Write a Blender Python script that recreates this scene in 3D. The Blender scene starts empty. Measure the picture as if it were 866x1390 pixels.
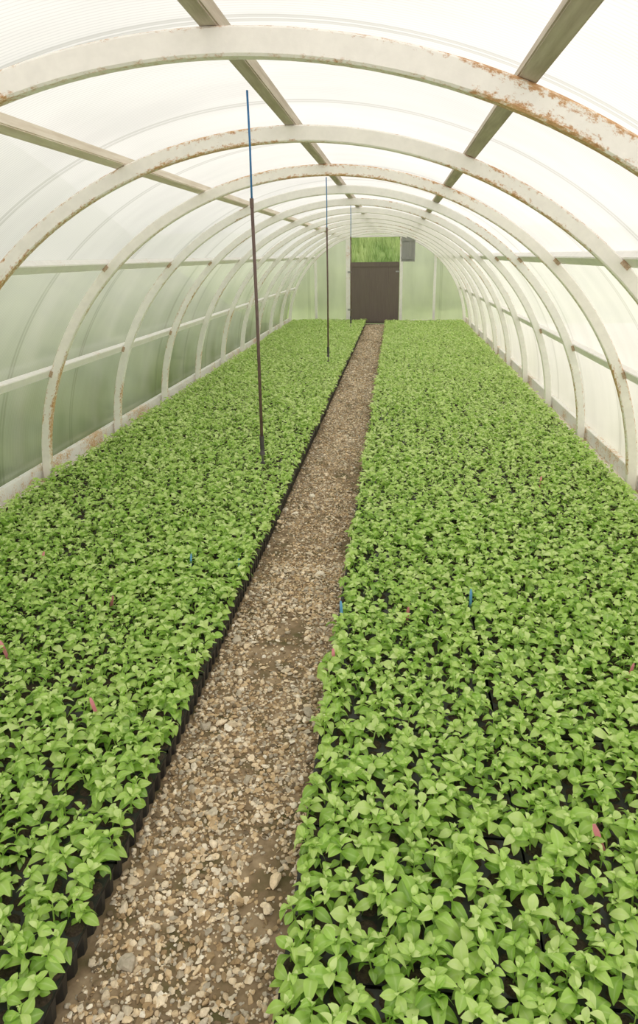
import bpy, bmesh, math, random
import numpy as np
from mathutils import Matrix, Vector
random.seed(7); rng=np.random.default_rng(11)
scene=bpy.context.scene; col=scene.collection
scene.view_settings.view_transform='Standard'
CX=-0.469; ZC=0.03; RR=2.07; S=1.3557; YA=1.917; YE=17.15
H=1.6
# ---------------------------------------------------------------- camera
F=935.;psi,th,ph=.1122,.3131,-.0164
w=np.array([-np.sin(psi)*np.cos(th),np.cos(psi)*np.cos(th),-np.sin(th)])
r0=np.array([np.cos(psi),np.sin(psi),0]);u0=np.cross(r0,w)
r=r0*np.cos(ph)+u0*np.sin(ph);u=u0*np.cos(ph)-r0*np.sin(ph)
cd=bpy.data.cameras.new("camera");cam=bpy.data.objects.new("camera",cd);col.objects.link(cam)
cam.matrix_world=Matrix(((r[0],u[0],-w[0],0),(r[1],u[1],-w[1],0),(r[2],u[2],-w[2],H),(0,0,0,1)))
cd.sensor_fit='VERTICAL';cd.sensor_height=36;cd.lens=F/1390*36;cd.shift_y=-45/1390;cd.clip_start=.03
scene.camera=cam
def depth_of(P): return (P-np.array([0,0,H]))@w
def pix(P):
    q=P-np.array([0,0,H]);d=q@w
    return 433+F*(q@r)/d,650-F*(q@u)/d,d
# ---------------------------------------------------------------- materials
def new_mat(n):
    m=bpy.data.materials.new(n);m.use_nodes=True
    nt=m.node_tree;nt.nodes.clear()
    out=nt.nodes.new('ShaderNodeOutputMaterial')
    return m,nt,out
def N(nt,t,**k):
    n=nt.nodes.new(t)
    for a,b in k.items():
        if a in n.inputs.keys(): n.inputs[a].default_value=b
        else: setattr(n,a,b)
    return n
def math_(nt,op,a,b=None,c=None):
    n=nt.nodes.new('ShaderNodeMath');n.operation=op
    for i,v in enumerate((a,b,c)):
        if v is None: continue
        if isinstance(v,(int,float)): n.inputs[i].default_value=v
        else: nt.links.new(v,n.inputs[i])
    return n.outputs[0]
def ramp(nt,src,stops):
    n=nt.nodes.new('ShaderNodeValToRGB');e=n.color_ramp.elements
    while len(e)<len(stops): e.new(.5)
    for i,(p,c) in enumerate(stops):
        e[i].position=p;e[i].color=(*c,1)
    nt.links.new(src,n.inputs[0]);return n
def mixc(nt,f,a,b,blend='MIX'):
    n=N(nt,'ShaderNodeMix',data_type='RGBA',blend_type=blend)
    for i,v in((0,f),(6,a),(7,b)):
        if isinstance(v,(int,float)): n.inputs[i].default_value=v
        elif isinstance(v,tuple): n.inputs[i].default_value=(*v,1)
        else: nt.links.new(v,n.inputs[i])
    return n.outputs[2]
def noise(nt,scale,detail=4,vec=None,rough=.6):
    n=N(nt,'ShaderNodeTexNoise',Scale=scale,Detail=detail,Roughness=rough)
    if vec is not None: nt.links.new(vec,n.inputs['Vector'])
    return n
def coords(nt,scale=None,kind='Object'):
    tc=nt.nodes.new('ShaderNodeTexCoord')
    if scale is None: return tc.outputs[kind]
    m=nt.nodes.new('ShaderNodeMapping');m.inputs['Scale'].default_value=scale
    nt.links.new(tc.outputs[kind],m.inputs[0]);return m.outputs[0]
def simple(name,stops,scale=8,rough=.6,stretch=None,bump=0,metal=0,spec=.5,pos=(.3,.7)):
    m,nt,out=new_mat(name)
    v=coords(nt,stretch)
    n=noise(nt,scale,5,v)
    st=[(pos[0]+(pos[1]-pos[0])*i/(len(stops)-1),c) for i,c in enumerate(stops)]
    rp=ramp(nt,n.outputs['Fac'],st)
    b=N(nt,'ShaderNodeBsdfPrincipled',Roughness=rough,Metallic=metal)
    b.inputs['Specular IOR Level'].default_value=spec
    nt.links.new(rp.outputs[0],b.inputs['Base Color'])
    if bump:
        bp=N(nt,'ShaderNodeBump',Strength=bump,Distance=.01);nt.links.new(n.outputs['Fac'],bp.inputs['Height']);nt.links.new(bp.outputs[0],b.inputs['Normal'])
    nt.links.new(b.outputs[0],out.inputs[0]);return m
def rust_mat(name,amount,base=(.97,.94,.88),edge=True,c1=(.78,.50,.25),c2=(.46,.22,.09)):
    """paint with rust; on arches it is drawn out along the bar and gathers on its edges"""
    m,nt,out=new_mat(name)
    v=coords(nt,kind='Object');vv=v
    if edge:
        sep=nt.nodes.new('ShaderNodeSeparateXYZ');nt.links.new(v,sep.inputs[0])
        z=math_(nt,'SUBTRACT',sep.outputs[2],ZC+.005)
        rr=math_(nt,'SQRT',math_(nt,'ADD',math_(nt,'MULTIPLY',sep.outputs[0],sep.outputs[0]),math_(nt,'MULTIPLY',z,z)))
        ang=math_(nt,'ARCTAN2',sep.outputs[0],z)
        cb=nt.nodes.new('ShaderNodeCombineXYZ')
        oi=nt.nodes.new('ShaderNodeObjectInfo')
        nt.links.new(math_(nt,'ADD',math_(nt,'MULTIPLY',ang,RR*.6),math_(nt,'MULTIPLY',oi.outputs['Random'],37.)),cb.inputs[0]);nt.links.new(rr,cb.inputs[1]);nt.links.new(sep.outputs[1],cb.inputs[2]);vv=cb.outputs[0]
    n1=noise(nt,2.6,3,vv);n2=noise(nt,80,5,vv,.75);n4=noise(nt,16,4,vv)
    f=math_(nt,'MULTIPLY',n1.outputs['Fac'],n2.outputs['Fac'])
    f=math_(nt,'MULTIPLY_ADD',n4.outputs['Fac'],.13,f)
    if edge:
        e=math_(nt,'ABSOLUTE',math_(nt,'SUBTRACT',rr,RR))
        e=math_(nt,'MULTIPLY',math_(nt,'SUBTRACT',e,.020),6.5)
        f=math_(nt,'ADD',f,e)
    rp=ramp(nt,f,[(amount-.02,(0,0,0)),(amount+.07,(1,1,1))])
    n3=noise(nt,20,4,v)
    wc=ramp(nt,n3.outputs['Fac'],[(.35,tuple(c*.93 for c in base)),(.65,base)])
    rc=ramp(nt,n2.outputs['Fac'],[(.4,c1),(.7,c2)])
    cc=mixc(nt,rp.outputs[0],wc.outputs[0],rc.outputs[0])
    b=N(nt,'ShaderNodeBsdfPrincipled',Roughness=.5)
    nt.links.new(cc,b.inputs['Base Color'])
    bp=N(nt,'ShaderNodeBump',Strength=.2,Distance=.003);nt.links.new(n2.outputs['Fac'],bp.inputs['Height']);nt.links.new(bp.outputs[0],b.inputs['Normal'])
    nt.links.new(b.outputs[0],out.inputs[0]);return m
M_rib_rust=rust_mat("rusty_white_paint_heavy",.390,(.98,.94,.87))
M_rib=rust_mat("rusty_white_paint",.435,(.98,.96,.91))
M_rail=rust_mat("white_painted_rail",.42,(.98,.96,.93),False)
M_base=rust_mat("stained_cream_rail",.355,(.98,.97,.93),False,(.82,.58,.32),(.60,.33,.12))
M_bracket=simple("rusted_painted_steel",[(.40,.20,.09),(.75,.62,.48)],60,.8,bump=.2)

def poly_mat(name,tint=(.93,.95,.93),clear=.10,algae_dim=.5,axis=1,low=(.30,.38,.24),streak=.25,top=1.6,gl_=.07,gr=.28):
    m,nt,out=new_mat(name)
    v=coords(nt)
    sep=nt.nodes.new('ShaderNodeSeparateXYZ');nt.links.new(v,sep.inputs[0])
    sn=math_(nt,'SINE',math_(nt,'MULTIPLY',sep.outputs[axis],2*math.pi/.018))
    mr=N(nt,'ShaderNodeMapRange');nt.links.new(sn,mr.inputs[0])
    mr.inputs[1].default_value=.1;mr.inputs[2].default_value=1;mr.inputs[3].default_value=1.;mr.inputs[4].default_value=.87
    sc=(.6,1.6,.6) if axis==1 else (2,.5,.5)
    ns=noise(nt,1.3,4,coords(nt,sc),.55)
    st=ramp(nt,ns.outputs['Fac'],[(.34,(1-streak,)*3),(.62,(1,1,1))])
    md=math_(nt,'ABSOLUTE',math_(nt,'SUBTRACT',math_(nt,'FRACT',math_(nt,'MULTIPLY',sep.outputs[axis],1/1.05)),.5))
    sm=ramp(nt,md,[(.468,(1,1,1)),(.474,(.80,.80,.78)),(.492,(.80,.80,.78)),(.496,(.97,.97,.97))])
    n=noise(nt,.8,3,coords(nt,(1,1.,.8)),.5)
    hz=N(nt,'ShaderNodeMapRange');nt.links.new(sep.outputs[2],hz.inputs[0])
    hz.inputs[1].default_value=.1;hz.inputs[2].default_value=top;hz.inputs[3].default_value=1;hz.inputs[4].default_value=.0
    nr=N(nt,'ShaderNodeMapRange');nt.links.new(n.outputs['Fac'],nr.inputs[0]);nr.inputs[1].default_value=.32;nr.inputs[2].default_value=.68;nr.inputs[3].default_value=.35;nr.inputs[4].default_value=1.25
    d=math_(nt,'MINIMUM',math_(nt,'MULTIPLY',math_(nt,'MULTIPLY',nr.outputs[0],hz.outputs[0]),algae_dim),1.)  # algae plus the dimmer light through the lower sheet, put into its colour
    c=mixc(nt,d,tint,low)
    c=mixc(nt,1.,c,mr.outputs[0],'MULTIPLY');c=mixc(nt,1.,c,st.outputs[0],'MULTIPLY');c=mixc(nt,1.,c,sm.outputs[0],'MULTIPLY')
    tr=N(nt,'ShaderNodeBsdfTranslucent');df=N(nt,'ShaderNodeBsdfDiffuse');tp=N(nt,'ShaderNodeBsdfTransparent');gl=N(nt,'ShaderNodeBsdfGlossy',Roughness=gr)
    for b in(tr,df): nt.links.new(c,b.inputs['Color'])
    m1=N(nt,'ShaderNodeMixShader');m1.inputs[0].default_value=.15;nt.links.new(tr.outputs[0],m1.inputs[1]);nt.links.new(df.outputs[0],m1.inputs[2])
    m2=N(nt,'ShaderNodeMixShader');m2.inputs[0].default_value=clear;nt.links.new(m1.outputs[0],m2.inputs[1]);nt.links.new(tp.outputs[0],m2.inputs[2])
    m3=N(nt,'ShaderNodeMixShader');m3.inputs[0].default_value=gl_;nt.links.new(m2.outputs[0],m3.inputs[1]);nt.links.new(gl.outputs[0],m3.inputs[2])
    nt.links.new(m3.outputs[0],out.inputs[0]);return m
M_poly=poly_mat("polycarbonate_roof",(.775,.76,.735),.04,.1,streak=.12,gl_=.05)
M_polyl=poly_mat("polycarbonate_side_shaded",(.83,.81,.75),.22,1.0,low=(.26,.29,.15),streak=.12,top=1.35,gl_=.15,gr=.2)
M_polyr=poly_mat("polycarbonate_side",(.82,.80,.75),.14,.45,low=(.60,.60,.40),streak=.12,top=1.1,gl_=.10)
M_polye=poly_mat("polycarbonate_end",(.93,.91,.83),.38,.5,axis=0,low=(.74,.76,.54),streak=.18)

M_wood=simple("aged_purlin_wood",[(.42,.35,.26),(.64,.57,.47)],6,.8,(8,.6,8),.2)
M_wood2=simple("pale_purlin_wood",[(.66,.56,.44),(.86,.79,.68)],6,.8,(8,.6,8),.2)
M_sill=simple("pale_sill_wood",[(.60,.35,.14),(.96,.91,.81),(.93,.87,.75),(.58,.32,.12)],9,.8,(6,.9,6),.2)
M_black=simple("black_tray_plastic",[(.014,.014,.014),(.030,.030,.029)],30,.42)
M_soil=simple("potting_soil",[(.03,.020,.012),(.09,.062,.04)],160,.95,bump=.8)
M_door=simple("grey_brown_boards",[(.165,.130,.112),(.195,.16,.14)],5,.7,(9,9,.6),.1)
M_shut=simple("grey_weathered_boards",[(.28,.28,.27),(.40,.40,.38)],6,.8,(9,9,.6),.15)
M_steel=simple("galvanised_steel",[(.35,.35,.36),(.5,.5,.5)],30,.4,metal=.8)
M_blue=simple("blue_cord",[(.02,.13,.33),(.05,.22,.46)],50,.5)
M_tube=simple("brown_pipe",[(.095,.06,.05),(.16,.10,.08)],30,.45)
M_nozzle=simple("dark_nozzle_plastic",[(.03,.03,.03),(.07,.06,.05)],40,.4)
M_pink=simple("pink_label_plastic",[(.88,.24,.33),(.92,.38,.44)],30,.4)
M_lblue=simple("blue_label_plastic",[(.12,.40,.78),(.25,.55,.9)],30,.4)
M_stem=simple("pale_green_stem",[(.28,.45,.08),(.42,.60,.14)],60,.5)
M_floor=simple("earth_floor",[(.035,.028,.018),(.10,.075,.05),(.05,.055,.02)],14,.95,bump=.6)
M_dirt=simple("path_earth",[(.10,.09,.03),(.24,.17,.095),(.46,.35,.22)],9,.95,bump=.8)
M_lawn=simple("grass_ground",[(.07,.13,.03),(.19,.25,.09)],1.2,.9,pos=(.4,.6))
M_bank=simple("bright_grass_ground",[(.20,.31,.09),(.40,.49,.20)],1.5,.9)
M_pave=simple("pale_gravel_ground",[(.48,.47,.38),(.68,.66,.56)],3,.9)
M_blade=simple("tall_grass",[(.15,.28,.05),(.55,.65,.27)],1.5,.7)

m,nt,out=new_mat("seedling_leaf");M_leaf=m
at=nt.nodes.new('ShaderNodeAttribute');at.attribute_name='leafdata'
sp=nt.nodes.new('ShaderNodeSeparateColor');nt.links.new(at.outputs['Color'],sp.inputs[0])
n=noise(nt,25,3,coords(nt))
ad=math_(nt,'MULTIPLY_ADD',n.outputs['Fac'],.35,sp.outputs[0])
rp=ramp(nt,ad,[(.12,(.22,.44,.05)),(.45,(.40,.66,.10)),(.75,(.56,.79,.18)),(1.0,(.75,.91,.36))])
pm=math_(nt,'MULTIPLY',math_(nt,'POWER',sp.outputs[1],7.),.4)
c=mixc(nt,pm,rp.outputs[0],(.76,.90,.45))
b=N(nt,'ShaderNodeBsdfPrincipled',Roughness=.33);b.inputs['Specular IOR Level'].default_value=.7
nt.links.new(c,b.inputs['Base Color'])
tr=N(nt,'ShaderNodeBsdfTranslucent');nt.links.new(c,tr.inputs[0])
ms=N(nt,'ShaderNodeMixShader');ms.inputs[0].default_value=.33;nt.links.new(b.outputs[0],ms.inputs[1]);nt.links.new(tr.outputs[0],ms.inputs[2]);nt.links.new(ms.outputs[0],out.inputs[0])
m,nt,out=new_mat("gravel_stone");M_stone=m
at=nt.nodes.new('ShaderNodeAttribute');at.attribute_name='leafdata'
sp=nt.nodes.new('ShaderNodeSeparateColor');nt.links.new(at.outputs['Color'],sp.inputs[0])
rp=ramp(nt,sp.outputs[0],[(0,(.16,.125,.08)),(.18,(.44,.31,.17)),(.36,(.76,.58,.36)),(.5,(.46,.41,.33)),(.63,(.68,.61,.49)),(.80,(.92,.75,.52)),(1,(1.,.95,.84))])
n=noise(nt,90,4,coords(nt));rv=ramp(nt,n.outputs['Fac'],[(.3,(.75,.72,.67)),(.7,(1.1,1.08,1.03))])
c=mixc(nt,1.,rp.outputs[0],rv.outputs[0],'MULTIPLY')
b=N(nt,'ShaderNodeBsdfPrincipled',Roughness=.8);nt.links.new(c,b.inputs['Base Color']);nt.links.new(b.outputs[0],out.inputs[0])
# ---------------------------------------------------------------- helpers
def obj(name,mesh,mats,parent=None,**props):
    o=bpy.data.objects.new(name,mesh);col.objects.link(o)
    for mt in mats:
        if mesh is not None and mt.name not in [x.name for x in mesh.materials if x]: mesh.materials.append(mt)
    if parent: o.parent=parent
    for k,v in props.items(): o[k]=v
    return o
def fast_mesh(name,V,Fc,data=None,smooth=True):
    V=np.asarray(V,np.float32);Fc=np.asarray(Fc,np.int32)
    me=bpy.data.meshes.new(name);k=Fc.shape[1]
    me.vertices.add(len(V));me.vertices.foreach_set('co',V.ravel())
    me.loops.add(Fc.size);me.loops.foreach_set('vertex_index',Fc.ravel())
    me.polygons.add(len(Fc));me.polygons.foreach_set('loop_start',np.arange(0,Fc.size,k,dtype=np.int32))
    me.polygons.foreach_set('loop_total',np.full(len(Fc),k,np.int32))
    me.polygons.foreach_set('use_smooth',np.full(len(Fc),smooth,bool))
    if data is not None:
        a=me.attributes.new('leafdata','FLOAT_COLOR','POINT')
        d=np.ones((len(V),4),np.float32);d[:,:data.shape[1]]=data;a.data.foreach_set('color',d.ravel())
    me.update(calc_edges=True);me.validate();return me
def bm_box(bm,c,s,rot=None,bev=0):
    g=bmesh.ops.create_cube(bm,size=1);vs=g['verts']
    bmesh.ops.scale(bm,vec=s,verts=vs)
    if rot is not None: bmesh.ops.rotate(bm,cent=(0,0,0),matrix=rot,verts=vs)
    bmesh.ops.translate(bm,vec=c,verts=vs)
    if bev:
        es=list({e for v in vs for e in v.link_edges});bmesh.ops.bevel(bm,geom=es,offset=bev,segments=2,affect='EDGES')
def bm_cyl(bm,c,r1,r2,h,seg=12,rot=None):
    g=bmesh.ops.create_cone(bm,cap_ends=True,segments=seg,radius1=r1,radius2=r2,depth=h);vs=g['verts']
    if rot is not None: bmesh.ops.rotate(bm,cent=(0,0,0),matrix=rot,verts=vs)
    bmesh.ops.translate(bm,vec=c,verts=vs)
def to_mesh(bm,name,smooth=False):
    me=bpy.data.meshes.new(name);bmesh.ops.recalc_face_normals(bm,faces=bm.faces);bm.to_mesh(me);bm.free()
    if smooth: me.polygons.foreach_set('use_smooth',[True]*len(me.polygons))
    return me
def box_obj(name,c,s,mat,bev=.004,parent=None,**p):
    bm=bmesh.new();bm_box(bm,c,s,None,bev);return obj(name,to_mesh(bm,name),[mat],parent,**p)
# ---------------------------------------------------------------- shell
RP=2.180
def arc_sheet(name,a0,a1,seg,mat,y0=-1.2,y1=YE):
    ys=np.linspace(y0,y1,18);an=np.radians(np.linspace(a0,a1,seg+1))
    V=[(CX+RP*math.sin(a),y,ZC+RP*math.cos(a)) for y in ys for a in an]
    n=seg+1;Fc=[(j*n+i,j*n+i+1,(j+1)*n+i+1,(j+1)*n+i) for j in range(17) for i in range(seg)]
    return obj(name,fast_mesh(name,V,Fc),[mat],kind="structure")
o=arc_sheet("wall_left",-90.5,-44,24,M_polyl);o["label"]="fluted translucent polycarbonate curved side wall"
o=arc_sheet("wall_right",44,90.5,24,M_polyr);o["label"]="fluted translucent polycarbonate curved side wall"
o=arc_sheet("ceiling",-44,44,48,M_poly);o["label"]="arched translucent white polycarbonate roof sheeting"
bm=bmesh.new();bm_box(bm,(CX,8.,-.02),(4.36,18.4,.04));o=obj("floor",to_mesh(bm,"floor"),[M_floor],kind="structure",label="dark earth floor of the polytunnel")
DX0,DX1,DZ=-1.10,.07,2.0
def arch_h(x): return ZC+math.sqrt(max(0,RP*RP-(x-CX)**2))
bm=bmesh.new()
def strip(xa,xb,n,zb):
    xs=np.linspace(xa,xb,n+1)
    for i in range(n):
        x0,x1=float(xs[i]),float(xs[i+1])
        vs=[bm.verts.new(p) for p in((x0,YE,zb),(x1,YE,zb),(x1,YE,max(zb+.001,arch_h(x1))),(x0,YE,max(zb+.001,arch_h(x0))))]
        bm.faces.new(vs)
strip(CX-RP,DX0,24,0);strip(DX0,DX1,10,DZ+.02);strip(DX1,CX+RP,24,0)
bmesh.ops.remove_doubles(bm,verts=bm.verts,dist=1e-4)
o=obj("wall_back",to_mesh(bm,"wall_back"),[M_polye],kind="structure",label="pale grey-green translucent end wall around the door")
def rib_mesh(name,seg=96,dr=.066,dy=.045):
    bm=bmesh.new();rings=[];c=.006
    prof=[(-dr/2,-dy/2+c),(-dr/2,dy/2-c),(-dr/2+c,dy/2),(dr/2-c,dy/2),(dr/2,dy/2-c),(dr/2,-dy/2+c),(dr/2-c,-dy/2),(-dr/2+c,-dy/2)]
    a0=math.pi/2-.008
    for i in range(seg+1):
        a=-a0+2*a0*i/seg
        rings.append([bm.verts.new(((RR+p)*math.sin(a),q,(RR+p)*math.cos(a)+ZC+.005)) for p,q in prof])
    for i in range(len(rings)-1):
        for k in range(8):
            bm.faces.new((rings[i][k],rings[i][(k+1)%8],rings[i+1][(k+1)%8],rings[i+1][k]))
    bm.faces.new(rings[0]);bm.faces.new(rings[-1][::-1])
    return to_mesh(bm,name)
rm1=rib_mesh("rib_heavy");rm1.materials.append(M_rib_rust)
rm2=rib_mesh("rib_light");rm2.materials.append(M_rib)
PANG=[-67.5,-44,-21.5,0,21.5,44,67.5]
bm=bmesh.new();bm_box(bm,(0,0,0),(.045,.004,.03),None,.001)
bm_cyl(bm,(-.012,-.004,0),.006,.006,.006,6,Matrix.Rotation(math.pi/2,3,'X'));bm_cyl(bm,(.012,-.004,0),.006,.006,.006,6,Matrix.Rotation(math.pi/2,3,'X'))
brk=to_mesh(bm,"bracket");brk.materials.append(M_bracket)
bm=bmesh.new();bm_box(bm,(0,0,.004),(.11,.10,.008),None,.001)
for sx in(-.043,.043): bm_cyl(bm,(sx,.035,.012),.007,.007,.01,6);bm_cyl(bm,(sx,-.035,.012),.007,.007,.01,6)
foot=to_mesh(bm,"base_plate");foot.materials.append(M_bracket)
nrib=12
for k in range(nrib):
    y=YA+k*S
    if y>YE-.06: y=YE-.09
    o=obj("arched_rib",rm1 if k<3 else rm2,[],None,category="greenhouse rib",group="arched steel ribs of the tunnel")
    o["label"]="cream-painted arched steel rib with rust along its edges" if k<3 else "cream-white arched steel rib with light rust marks"
    o.location=(CX,y,0)
    for sx in(-1,1):
        f=obj("base_plate",foot,[],o);f.location=(sx*RR,0,.046)
    if k<5:
        for a in PANG:
            if abs(a)<40: continue
            ar=math.radians(a)
            b_=obj("bracket",brk,[],o);b_.location=((RR+.028)*math.sin(ar),-.0245,(RR+.028)*math.cos(ar)+ZC+.005);b_.rotation_euler=(0,ar,0)
for a in PANG:
    ar=math.radians(a);th_=.045;R_=RR+.034+th_/2
    wd_=.05 if abs(a)<30 else .062
    bm=bmesh.new();bm_box(bm,(0,0,0),(wd_,18.2,th_),None,.004)
    ww=abs(a)<30
    o=obj("purlin",to_mesh(bm,"purlin"),[M_wood if a in(0,21.5) else (M_wood2 if ww else M_rail)],None,category="roof beam",group="long purlins under the roof sheeting")
    o["label"]="weathered brown-beige wooden purlin running along the roof" if ww else "white-painted purlin running along the tunnel over the ribs"
    o.location=(CX+R_*math.sin(ar),YE-9.12,ZC+R_*math.cos(ar)+.005);o.rotation_euler=(0,ar,0)
for sx,nm in((-1,"left"),(1,"right")):
    box_obj("baseboard_"+nm,(CX+sx*2.085,8,.023),(.17,18.2,.046),M_sill,.004,kind="structure",label="pale weathered timber sill board along the tunnel foot")
    box_obj("trim_%d"%(1 if sx<0 else 2),(CX+sx*2.138,8,.100),(.045,18.2,.106),M_base,.003,kind="structure",label="off-white painted bottom rail with orange-brown stains")
for i,x in enumerate((-1.93,.90)):
    h=arch_h(x)-.14
    box_obj("trim_%d"%(3+i),(x,YE-.03,h/2),(.06,.04,h),M_rail,.003,kind="structure",label="white vertical end wall stud")
box_obj("trim_5",(DX0-.05,YE-.035,1.0),(.10,.06,2.0),M_rail,.004,kind="structure",label="white door post")
box_obj("trim_6",(DX1+.04,YE-.035,1.0),(.07,.06,2.0),M_rail,.004,kind="structure",label="white door post")
box_obj("trim_7",((DX0+DX1)/2,YE-.035,DZ+.02),(1.35,.06,.05),M_rail,.004,kind="structure",label="white door lintel")
box_obj("trim_8",(-1.86,YE-.035,.05),(1.40,.04,.10),M_rail,.003,kind="structure",label="white end wall bottom rail")
box_obj("trim_9",(.88,YE-.035,.05),(1.46,.04,.10),M_rail,.003,kind="structure",label="white end wall bottom rail")
bm=bmesh.new();n=5;W=(DX1-DX0-.01)/n
for i in range(n): bm_box(bm,(DX0+.005+W*(i+.5),YE-.03,.73),(W-.0008,.025,1.42),None,.0006)
d=obj("door_1",to_mesh(bm,"door_lower"),[M_door],kind="structure",label="grey-brown boarded lower half of a stable door")
xm=(DX0+DX1)/2
for z in(.10,1.38): box_obj("rail",(xm,YE-.050,z),(1.14,.012,.09),M_door,.002,d)
for z in(.35,1.22):
    bm=bmesh.new();bm_box(bm,(DX0-.01,YE-.070,z),(.10,.006,.035),None,.001);bm_cyl(bm,(DX0-.02,YE-.074,z),.008,.008,.05,8);obj("hinge",to_mesh(bm,"hinge"),[M_steel],d)
bm=bmesh.new();bm_box(bm,(DX1-.04,YE-.05,1.22),(.10,.012,.03),None,.001);bm_cyl(bm,(DX1-.06,YE-.065,1.22),.008,.008,.03,8,Matrix.Rotation(math.pi/2,3,'X'));obj("latch",to_mesh(bm,"latch"),[M_steel],d)
bm=bmesh.new();L=.62
for i in range(5): bm_box(bm,(L/5*(i+.5),0,0),(L/5-.002,.022,.55),None,.002)
d2=obj("door_2",to_mesh(bm,"door_upper"),[M_shut],kind="structure",label="grey boarded upper half of the stable door swung open")
d2.location=(DX1+.04,YE-.12,1.72);d2.rotation_euler=(0,0,math.radians(-62))
box_obj("rail",(L/2,-.018,.2),(L-.02,.015,.06),M_shut,.002,d2);box_obj("rail",(L/2,-.018,-.2),(L-.02,.015,.06),M_shut,.002,d2)
# ---------------------------------------------------------------- hanging droppers
def tube(name,pts,rad,seg=10):
    bm=bmesh.new();rings=[]
    for x,y,z in pts: rings.append([bm.verts.new((x+rad*math.cos(2*math.pi*i/seg),y+rad*math.sin(2*math.pi*i/seg),z)) for i in range(seg)])
    for a_,b_ in zip(rings,rings[1:]):
        for i in range(seg): bm.faces.new((a_[i],a_[(i+1)%seg],b_[(i+1)%seg],b_[i]))
    bm.faces.new(rings[0]);bm.faces.new(rings[-1]);return to_mesh(bm,name,True)
cord=tube("cord",[(0,0,2.105),(.002,0,1.95),(0,0,1.74)],.0035)
pipe=tube("pipe",[(0,0,1.78),(.002,0,1.4),(0,.001,.96)],.0058)
bm=bmesh.new();bm_cyl(bm,(0,0,.945),.008,.009,.05,12);bm_cyl(bm,(0,0,.91),.011,.006,.02,12);bm_box(bm,(0,0,.885),(.004,.022,.035),None,.001);bm_cyl(bm,(0,0,.868),.009,.009,.006,12)
noz=to_mesh(bm,"nozzle");noz.materials.append(M_nozzle);cord.materials.append(M_blue);pipe.materials.append(M_tube)
bm=bmesh.new();bm_cyl(bm,(0,0,1.77),.0068,.0068,.03,10);tie=to_mesh(bm,"joiner");tie.materials.append(M_tube)
for k in range(3):
    e=bpy.data.objects.new("hanging_sprinkler",None);col.objects.link(e);e.location=(CX-.015,2.43+2.6*k,0)
    e["label"]="brown sprinkler tube hung by a blue cord from the ridge";e["category"]="sprinkler";e["group"]="hanging sprinkler tubes"
    for nm,me in(("cord",cord),("pipe",pipe),("nozzle",noz),("joiner",tie)): obj(nm,me,[],e)
# ---------------------------------------------------------------- trays
PX=.0536;NX,NY=11,8
TW,TL,TH=NX*PX,NY*PX,.08
bm=bmesh.new()
bm_box(bm,(0,0,TH-.003),(TW-.004,TL-.004,.006),None,.002)
bm_box(bm,(0,TL/2-.004,TH-.005),(TW-.004,.004,.009));bm_box(bm,(0,-TL/2+.004,TH-.005),(TW-.004,.004,.009))
bm_box(bm,(TW/2-.004,0,TH-.005),(.004,TL-.004,.009));bm_box(bm,(-TW/2+.004,0,TH-.005),(.004,TL-.004,.009))
cells=[((i-(NX-1)/2)*PX,(j-(NY-1)/2)*PX) for i in range(NX) for j in range(NY)]
for cx_,cy_ in cells:
    g=bmesh.ops.create_cone(bm,cap_ends=True,segments=8,radius1=.021,radius2=.0275,depth=TH-.006)
    bmesh.ops.rotate(bm,cent=(0,0,0),matrix=Matrix.Rotation(math.pi/8,3,'Z'),verts=g['verts'])
    bmesh.ops.translate(bm,vec=(cx_,cy_,(TH-.006)/2+.0005),verts=g['verts'])
traym=to_mesh(bm,"plug_tray");traym.materials.append(M_black)
bm=bmesh.new()
for cx_,cy_ in cells:
    g=bmesh.ops.create_cone(bm,cap_ends=True,segments=10,radius1=.0235,radius2=.015,depth=.005)
    bmesh.ops.translate(bm,vec=(cx_,cy_,TH+.0025),verts=g['verts'])
soilm=to_mesh(bm,"potting_soil");soilm.materials.append(M_soil)
cellpos=[];ntray=0
for bed,x0,y0,nrow in(("l",-2.487,.92,45),("r",-.232,.66,45)):
    for jr in range(nrow):
        for ix in range(3):
            x=x0+(ix+.5)*(TW+.003)+rng.uniform(-.003,.003);y=y0+(jr+.5)*(TL+.004)
            if y+TL/2>YE-.06: continue
            o=obj("plug_tray",traym,[],None,category="seed tray",group="black plug trays in the beds")
            o["label"]="black plastic plug tray filled with dark potting soil"
            o.location=(x,y,0);ntray+=1
            obj("potting_soil",soilm,[],o)
            for cx_,cy_ in cells: cellpos.append((x+cx_,y+cy_,TH+.003))
cellpos=np.array(cellpos)
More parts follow.
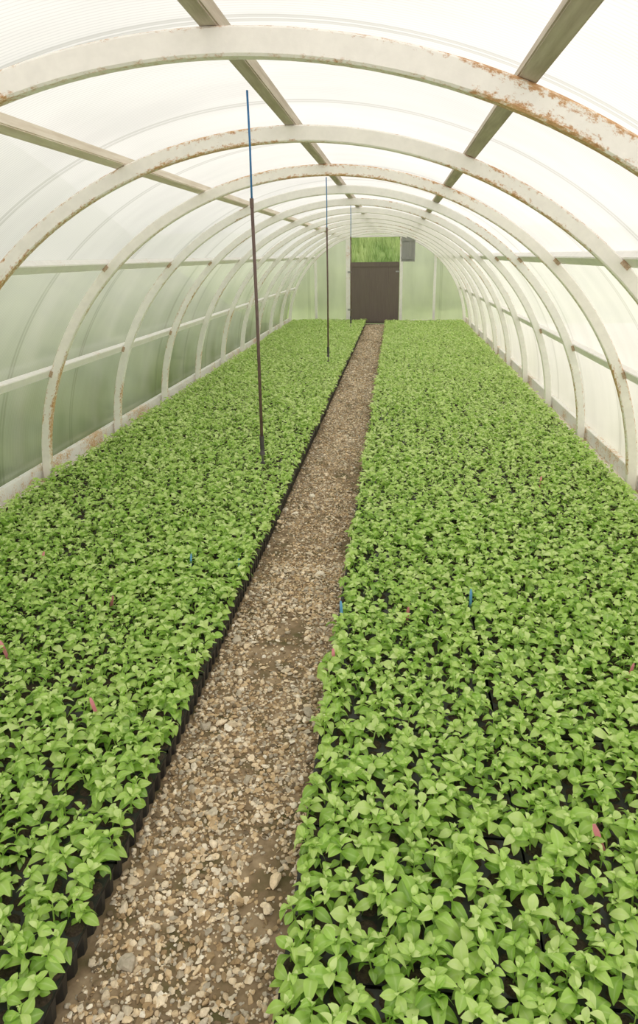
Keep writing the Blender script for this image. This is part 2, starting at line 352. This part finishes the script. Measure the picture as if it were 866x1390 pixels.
# ---------------------------------------------------------------- seedlings
def leaf(L,W,nl,droop,fold,var):
    ts=np.linspace(0,1,nl+1);V=[];D=[]
    pet=.18
    for t in ts:
        if t<1e-6: wd=.04*W
        else: wd=W*.5*max(.02,math.sin(math.pi*min(1,t**.90)))**.63
        if t>.999: wd=.03*W
        xx=L*(pet+ (1-pet)*t) if t>0 else 0
        zz=L*(.14*math.sin(math.pi*t)-droop*t*t)
        for c in(-1,0,1):
            V.append((xx,c*wd,zz+abs(c)*wd*fold));D.append((var,1-abs(c),t))
    Fc=[]
    for i in range(nl):
        for c in(0,1): a=i*3+c;Fc.append((a,a+1,a+4,a+3))
    return np.array(V),np.array(Fc),np.array(D)
def seedling(nl,seed):
    g=np.random.default_rng(seed);Vs=[];Fs=[];Ds=[];off=0
    h=g.uniform(.032,.058);base=g.uniform(0,360)
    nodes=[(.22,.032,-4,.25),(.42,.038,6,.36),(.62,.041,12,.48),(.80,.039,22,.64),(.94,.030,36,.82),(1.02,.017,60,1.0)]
    for k,(hf,L,el,var) in enumerate(nodes):
        for s in(0,1):
            if k<2 and g.random()<.15: continue
            if g.random()<.10: continue
            az=math.radians(base+k*79+s*180+g.uniform(-48,48));Lk=L*g.uniform(.62,1.24)
            e=math.radians(el+g.uniform(-22,17))
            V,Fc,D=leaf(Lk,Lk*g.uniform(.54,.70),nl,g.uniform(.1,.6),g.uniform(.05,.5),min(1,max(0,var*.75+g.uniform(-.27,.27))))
            tw=g.uniform(-.7,.7)
            V=V@np.array(Matrix.Rotation(tw,3,'X')).T
            V=V@np.array(Matrix.Rotation(-e,3,'Y')).T
            V=V@np.array(Matrix.Rotation(az,3,'Z')).T
            V[:,2]+=h*min(hf,1.0)*g.uniform(.9,1.05)
            Vs.append(V);Fs.append(Fc+off);Ds.append(D);off+=len(V)
    return np.vstack(Vs),np.vstack(Fs),np.vstack(Ds),h
hi=[seedling(6,100+i) for i in range(24)]
lo=[seedling(3,300+i) for i in range(12)]
def stem_geo(h,seg=5):
    V=[];Fc=[]
    for z,rd in((-.003,.0022),(h*.5,.0017),(h*1.02,.001)):
        for i in range(seg): V.append((rd*math.cos(2*math.pi*i/seg),rd*math.sin(2*math.pi*i/seg),z))
    for k in range(2):
        for i in range(seg): Fc.append((k*seg+i,k*seg+(i+1)%seg,(k+1)*seg+(i+1)%seg,(k+1)*seg+i))
    return np.array(V),np.array(Fc)
leafm=[];stemm=[]
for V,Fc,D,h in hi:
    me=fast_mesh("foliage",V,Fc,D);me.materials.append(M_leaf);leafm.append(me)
    v,f=stem_geo(h);me=fast_mesh("seedling",v,f);me.materials.append(M_stem);stemm.append(me)
keep=rng.random(len(cellpos))>.03
for (gx,gy,gr) in((-1.25,1.30,.06),(-.9,1.55,.05),(.75,1.95,.05),(.35,1.45,.045),(1.2,2.6,.06),(-1.5,2.0,.05),(.9,3.1,.06)):
    keep&=~((np.hypot(cellpos[:,0]-gx,cellpos[:,1]-gy)<gr)&(rng.random(len(cellpos))<.7))
P=cellpos[keep].copy();P[:,:2]+=rng.normal(0,.009,(len(P),2))
def patch(Q):
    return 1.03+.05*np.sin(Q[:,0]*4.1+Q[:,1]*1.7)+.04*np.sin(Q[:,1]*5.3-Q[:,0]*2.9+1.)
px,py,dd=pix(P)
vis=(px>0)&(px<866)&(py>0)&(py<1385)&(dd>.2)
dist=np.where(vis,dd,1e9);order=np.argsort(dist);near=order[:300];isnear=np.zeros(len(P),bool);isnear[near]=True
pf=patch(P)
for i in near:
    v=int(rng.integers(len(hi)))
    o=obj("pepper_seedling",stemm[v],[],None,category="seedling",group="green seedlings in plug trays")
    o["label"]="bright green leafy seedling growing in a black plug tray"
    o.location=P[i];o.rotation_euler=(rng.normal(0,.14),rng.normal(0,.14),rng.uniform(0,6.28));s=float(rng.uniform(.86,1.24)*pf[i]);o.scale=(s,s,s)
    obj("foliage",leafm[v],[],o)
rest=P[~isnear]
dr=depth_of(rest)
Vs=[];Fs=[];Ds=[];off=0
def batch(variant,pos,sc):
    global off
    V,Fc,D=variant[:3];n=len(pos)
    if n==0: return
    a=rng.uniform(0,2*np.pi,n);s=rng.uniform(.84,1.20,n)*sc*patch(pos);tx=rng.normal(0,.14,n);ty=rng.normal(0,.14,n)
    X=V[None,:,0]*np.cos(a)[:,None]-V[None,:,1]*np.sin(a)[:,None];Y=V[None,:,0]*np.sin(a)[:,None]+V[None,:,1]*np.cos(a)[:,None];Z=np.repeat(V[None,:,2],n,0)
    X=X+Z*tx[:,None];Y=Y+Z*ty[:,None]
    W=np.stack([X,Y,Z],2)*s[:,None,None]+pos[:,None,:]
    Vs.append(W.reshape(-1,3));Fs.append((Fc[None]+(off+np.arange(n)*len(V))[:,None,None]).reshape(-1,4))
    d=np.repeat(D[None],n,0).copy();d[:,:,0]=np.clip(d[:,:,0]+(rng.normal(0,.09,n)+.20*np.clip((pos[:,1]-2.5)/6,0,1))[:,None],0,1);Ds.append(d.reshape(-1,3));off+=n*len(V)  # far seedlings get paler leaf colour, a brightness lift painted in with distance
nearr=rest[dr<4.2];farr=rest[dr>=4.2]
iv=rng.integers(0,len(hi),len(nearr))
for k in range(len(hi)):
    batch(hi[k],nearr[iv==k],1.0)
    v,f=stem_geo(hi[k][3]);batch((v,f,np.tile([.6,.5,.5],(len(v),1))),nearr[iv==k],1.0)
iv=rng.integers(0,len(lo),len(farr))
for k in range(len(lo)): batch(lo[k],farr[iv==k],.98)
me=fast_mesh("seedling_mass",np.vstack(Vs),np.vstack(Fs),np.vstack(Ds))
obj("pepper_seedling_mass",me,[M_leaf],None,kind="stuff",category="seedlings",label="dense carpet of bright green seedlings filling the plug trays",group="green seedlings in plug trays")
# ---------------------------------------------------------------- gravel path
def ico(sub):
    bm=bmesh.new();bmesh.ops.create_icosphere(bm,subdivisions=sub,radius=1);bm.verts.ensure_lookup_table()
    V=np.array([v.co[:] for v in bm.verts]);Fc=np.array([[v.index for v in f.verts] for f in bm.faces]);bm.free();return V,Fc
bm=bmesh.new();bm_box(bm,(-.46,8.,.004),(.56,17.9,.008));o=obj("path_bed",to_mesh(bm,"path_bed"),[M_dirt],None,kind="stuff",category="path",label="trodden earth path between the seedling beds")
GV=[];GF=[];GD=[];goff=0
def stones(sub,n,y0,y1,smin,smax,pw=2.8,thin=True,cmin=0.,ptop=.8):
    global goff
    V,Fc=ico(sub)
    for k in range(10):
        nn=n//10
        vv=V*(1+rng.normal(0,.10 if sub>1 else .2,(len(V),1)))
        for q in range(7):
            dn=rng.normal(size=3);dn/=np.linalg.norm(dn);pr=vv@dn;lim=rng.uniform(.45,.75);ex=np.maximum(pr-lim,0);vv=vv-ex[:,None]*dn
        s=smin+(smax-smin)*rng.random(nn)**pw
        sx=s*rng.uniform(.8,1.5,nn);sy=s*rng.uniform(.65,1.1,nn);sz=s*rng.uniform(.4,.8,nn)
        a=rng.uniform(0,6.28,nn);b=rng.normal(0,.35,nn)
        x=vv[None,:,0]*sx[:,None];y=vv[None,:,1]*sy[:,None];z=vv[None,:,2]*sz[:,None]
        x,z=x*np.cos(b)[:,None]-z*np.sin(b)[:,None],x*np.sin(b)[:,None]+z*np.cos(b)[:,None]
        x,y=x*np.cos(a)[:,None]-y*np.sin(a)[:,None],x*np.sin(a)[:,None]+y*np.cos(a)[:,None]
        px_=rng.uniform(-.71,-.225,nn);py_=rng.uniform(y0,y1,nn)
        pz=.008+sz*rng.uniform(.1,ptop,nn)
        f=np.sin(px_*9+py_*2.3)+np.sin(py_*5.1+1.3)*.8+np.sin(px_*17-py_*3.7)*.6+np.sin(py_*11+px_*23)*.5
        edge=np.clip((np.abs(px_+.467)-.14)/.1,0,1)*np.clip((py_-2.)/2.,0,1)*1.3
        km=(f+edge<1.35)|(rng.random(nn)<.28)
        if not thin: km[:]=True
        W=np.stack([x+px_[:,None],y+py_[:,None],z+pz[:,None]],2)[km];m_=len(W)
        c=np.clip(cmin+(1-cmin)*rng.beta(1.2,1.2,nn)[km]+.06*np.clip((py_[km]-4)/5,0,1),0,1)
        GV.append(W.reshape(-1,3));GF.append((Fc[None]+(goff+np.arange(m_)*len(V))[:,None,None]).reshape(-1,3))
        GD.append(np.repeat(np.stack([c,c,c],1)[:,None,:],len(V),1).reshape(-1,3));goff+=m_*len(V)
stones(2,16000,.55,3.4,.0036,.0125,3.0);stones(1,20000,3.3,9,.0045,.0130);stones(1,12000,8.9,16.9,.007,.016)
stones(2,260,.6,10,.013,.022,1.5,False,.5,.9)
me=fast_mesh("gravel",np.vstack(GV),np.vstack(GF),np.vstack(GD),smooth=False)
obj("gravel",me,[M_stone],None,kind="stuff",category="gravel",label="loose beige, grey and tan gravel covering the narrow path")
# ---------------------------------------------------------------- plant labels
def stake(h,wd):
    bm=bmesh.new();pts=[(-wd/2,.0),(0,-.03),(wd/2,0),(wd/2,h*.8),(wd*.25,h),(-wd*.25,h),(-wd/2,h*.8)]
    f=bm.faces.new([bm.verts.new((x,0,z)) for x,z in pts]);g=bmesh.ops.extrude_face_region(bm,geom=[f])
    bmesh.ops.translate(bm,vec=(0,.0015,0),verts=[v for v in g['geom'] if isinstance(v,bmesh.types.BMVert)]);return to_mesh(bm,"plant_label")
sp_=stake(.084,.013);sp_.materials.append(M_pink);sb_=stake(.084,.012);sb_.materials.append(M_lblue)
for x,y,c in((-1.27,2.69,0),(.573,1.50,0),(.07,2.68,0),(.876,2.30,0),(.36,2.84,1),(-1.0,1.92,0),(-1.516,2.25,0),(-.76,3.09,1),(-1.02,3.12,1),(-1.82,3.1,0),(-.21,2.29,0),(.99,4.54,0),(-.21,2.68,1)):
    o=obj("plant_label",sb_ if c else sp_,[],None,category="plant label",group="plastic labels among the seedlings",label="small blue plastic plant label stuck in a tray" if c else "small pink plastic plant label stuck in a tray")
    o.location=(x,y,TH+.002);o.rotation_euler=(rng.normal(0,.15),rng.normal(0,.2),rng.uniform(-.5,.5))
    if (x,y)==(.573,1.50): o.scale=(1.2,1,1.15)
# ---------------------------------------------------------------- outside
def terrain(name,xs,ys,fn,mat,label):
    V=[(x,y,fn(x,y)) for y in ys for x in xs];n=len(xs)
    Fc=[(j*n+i,j*n+i+1,(j+1)*n+i+1,(j+1)*n+i) for j in range(len(ys)-1) for i in range(n-1)]
    return obj(name,fast_mesh(name,V,Fc),[mat],None,kind="stuff",category="ground",label=label)
def wob(x,y): return .15*math.sin(x*1.3+y*.7)+.1*math.sin(y*1.9-x*.5)
terrain("lawn",np.linspace(-14,-2.68,14),np.linspace(-6,17.2,40),lambda x,y:-.03+max(0,(-x-3.4))*.75+(wob(x,y)*.5 if x<-4 else 0),M_lawn,"grassy bank beside the polytunnel")
terrain("gravel_yard",np.linspace(1.76,14,8),np.linspace(-6,17.2,20),lambda x,y:-.03,M_pave,"pale open yard beside the polytunnel")
terrain("grass_bank",np.linspace(-14,14,50),np.linspace(17.25,27,24),lambda x,y:-.03+min(2.3,max(0,y-18.9)*.9)+(wob(x,y)*.4 if y>19.4 else 0),M_bank,"steep green grass bank behind the tunnel")
nb=8000
bx=rng.uniform(-3.2,2.2,nb);by=rng.uniform(19.1,22.5,nb);bz=np.minimum(2.3,(by-18.9)*.9)-.12
bh=rng.uniform(.25,.7,nb);bw=rng.uniform(.008,.018,nb);ba=rng.uniform(0,3.14,nb);lx=rng.normal(0,.12,nb);ly=rng.normal(0,.12,nb)
V=np.zeros((nb,4,3));c_,s_=np.cos(ba)*bw,np.sin(ba)*bw
V[:,0]=np.stack([bx-c_,by-s_,bz],1);V[:,1]=np.stack([bx+c_,by+s_,bz],1)
V[:,2]=np.stack([bx+c_*.2+lx,by+s_*.2+ly,bz+bh],1);V[:,3]=np.stack([bx-c_*.2+lx,by-s_*.2+ly,bz+bh],1)
obj("tall_grass",fast_mesh("tall_grass",V.reshape(-1,3),np.arange(nb*4).reshape(-1,4)),[M_blade],None,kind="stuff",category="grass",label="tall bright green grass on the bank behind the door")
# ---------------------------------------------------------------- light
wd=bpy.data.worlds.new("World");scene.world=wd;wd.use_nodes=True
bg=wd.node_tree.nodes['Background'];bg.inputs[0].default_value=(1,.98,.945,1);bg.inputs[1].default_value=1.5
sd=bpy.data.lights.new("sun","SUN");sd.energy=1.1;sd.angle=math.radians(25);sd.color=(1,.95,.87)
so=bpy.data.objects.new("sun",sd);col.objects.link(so);so.rotation_euler=(math.radians(25),math.radians(35),0)
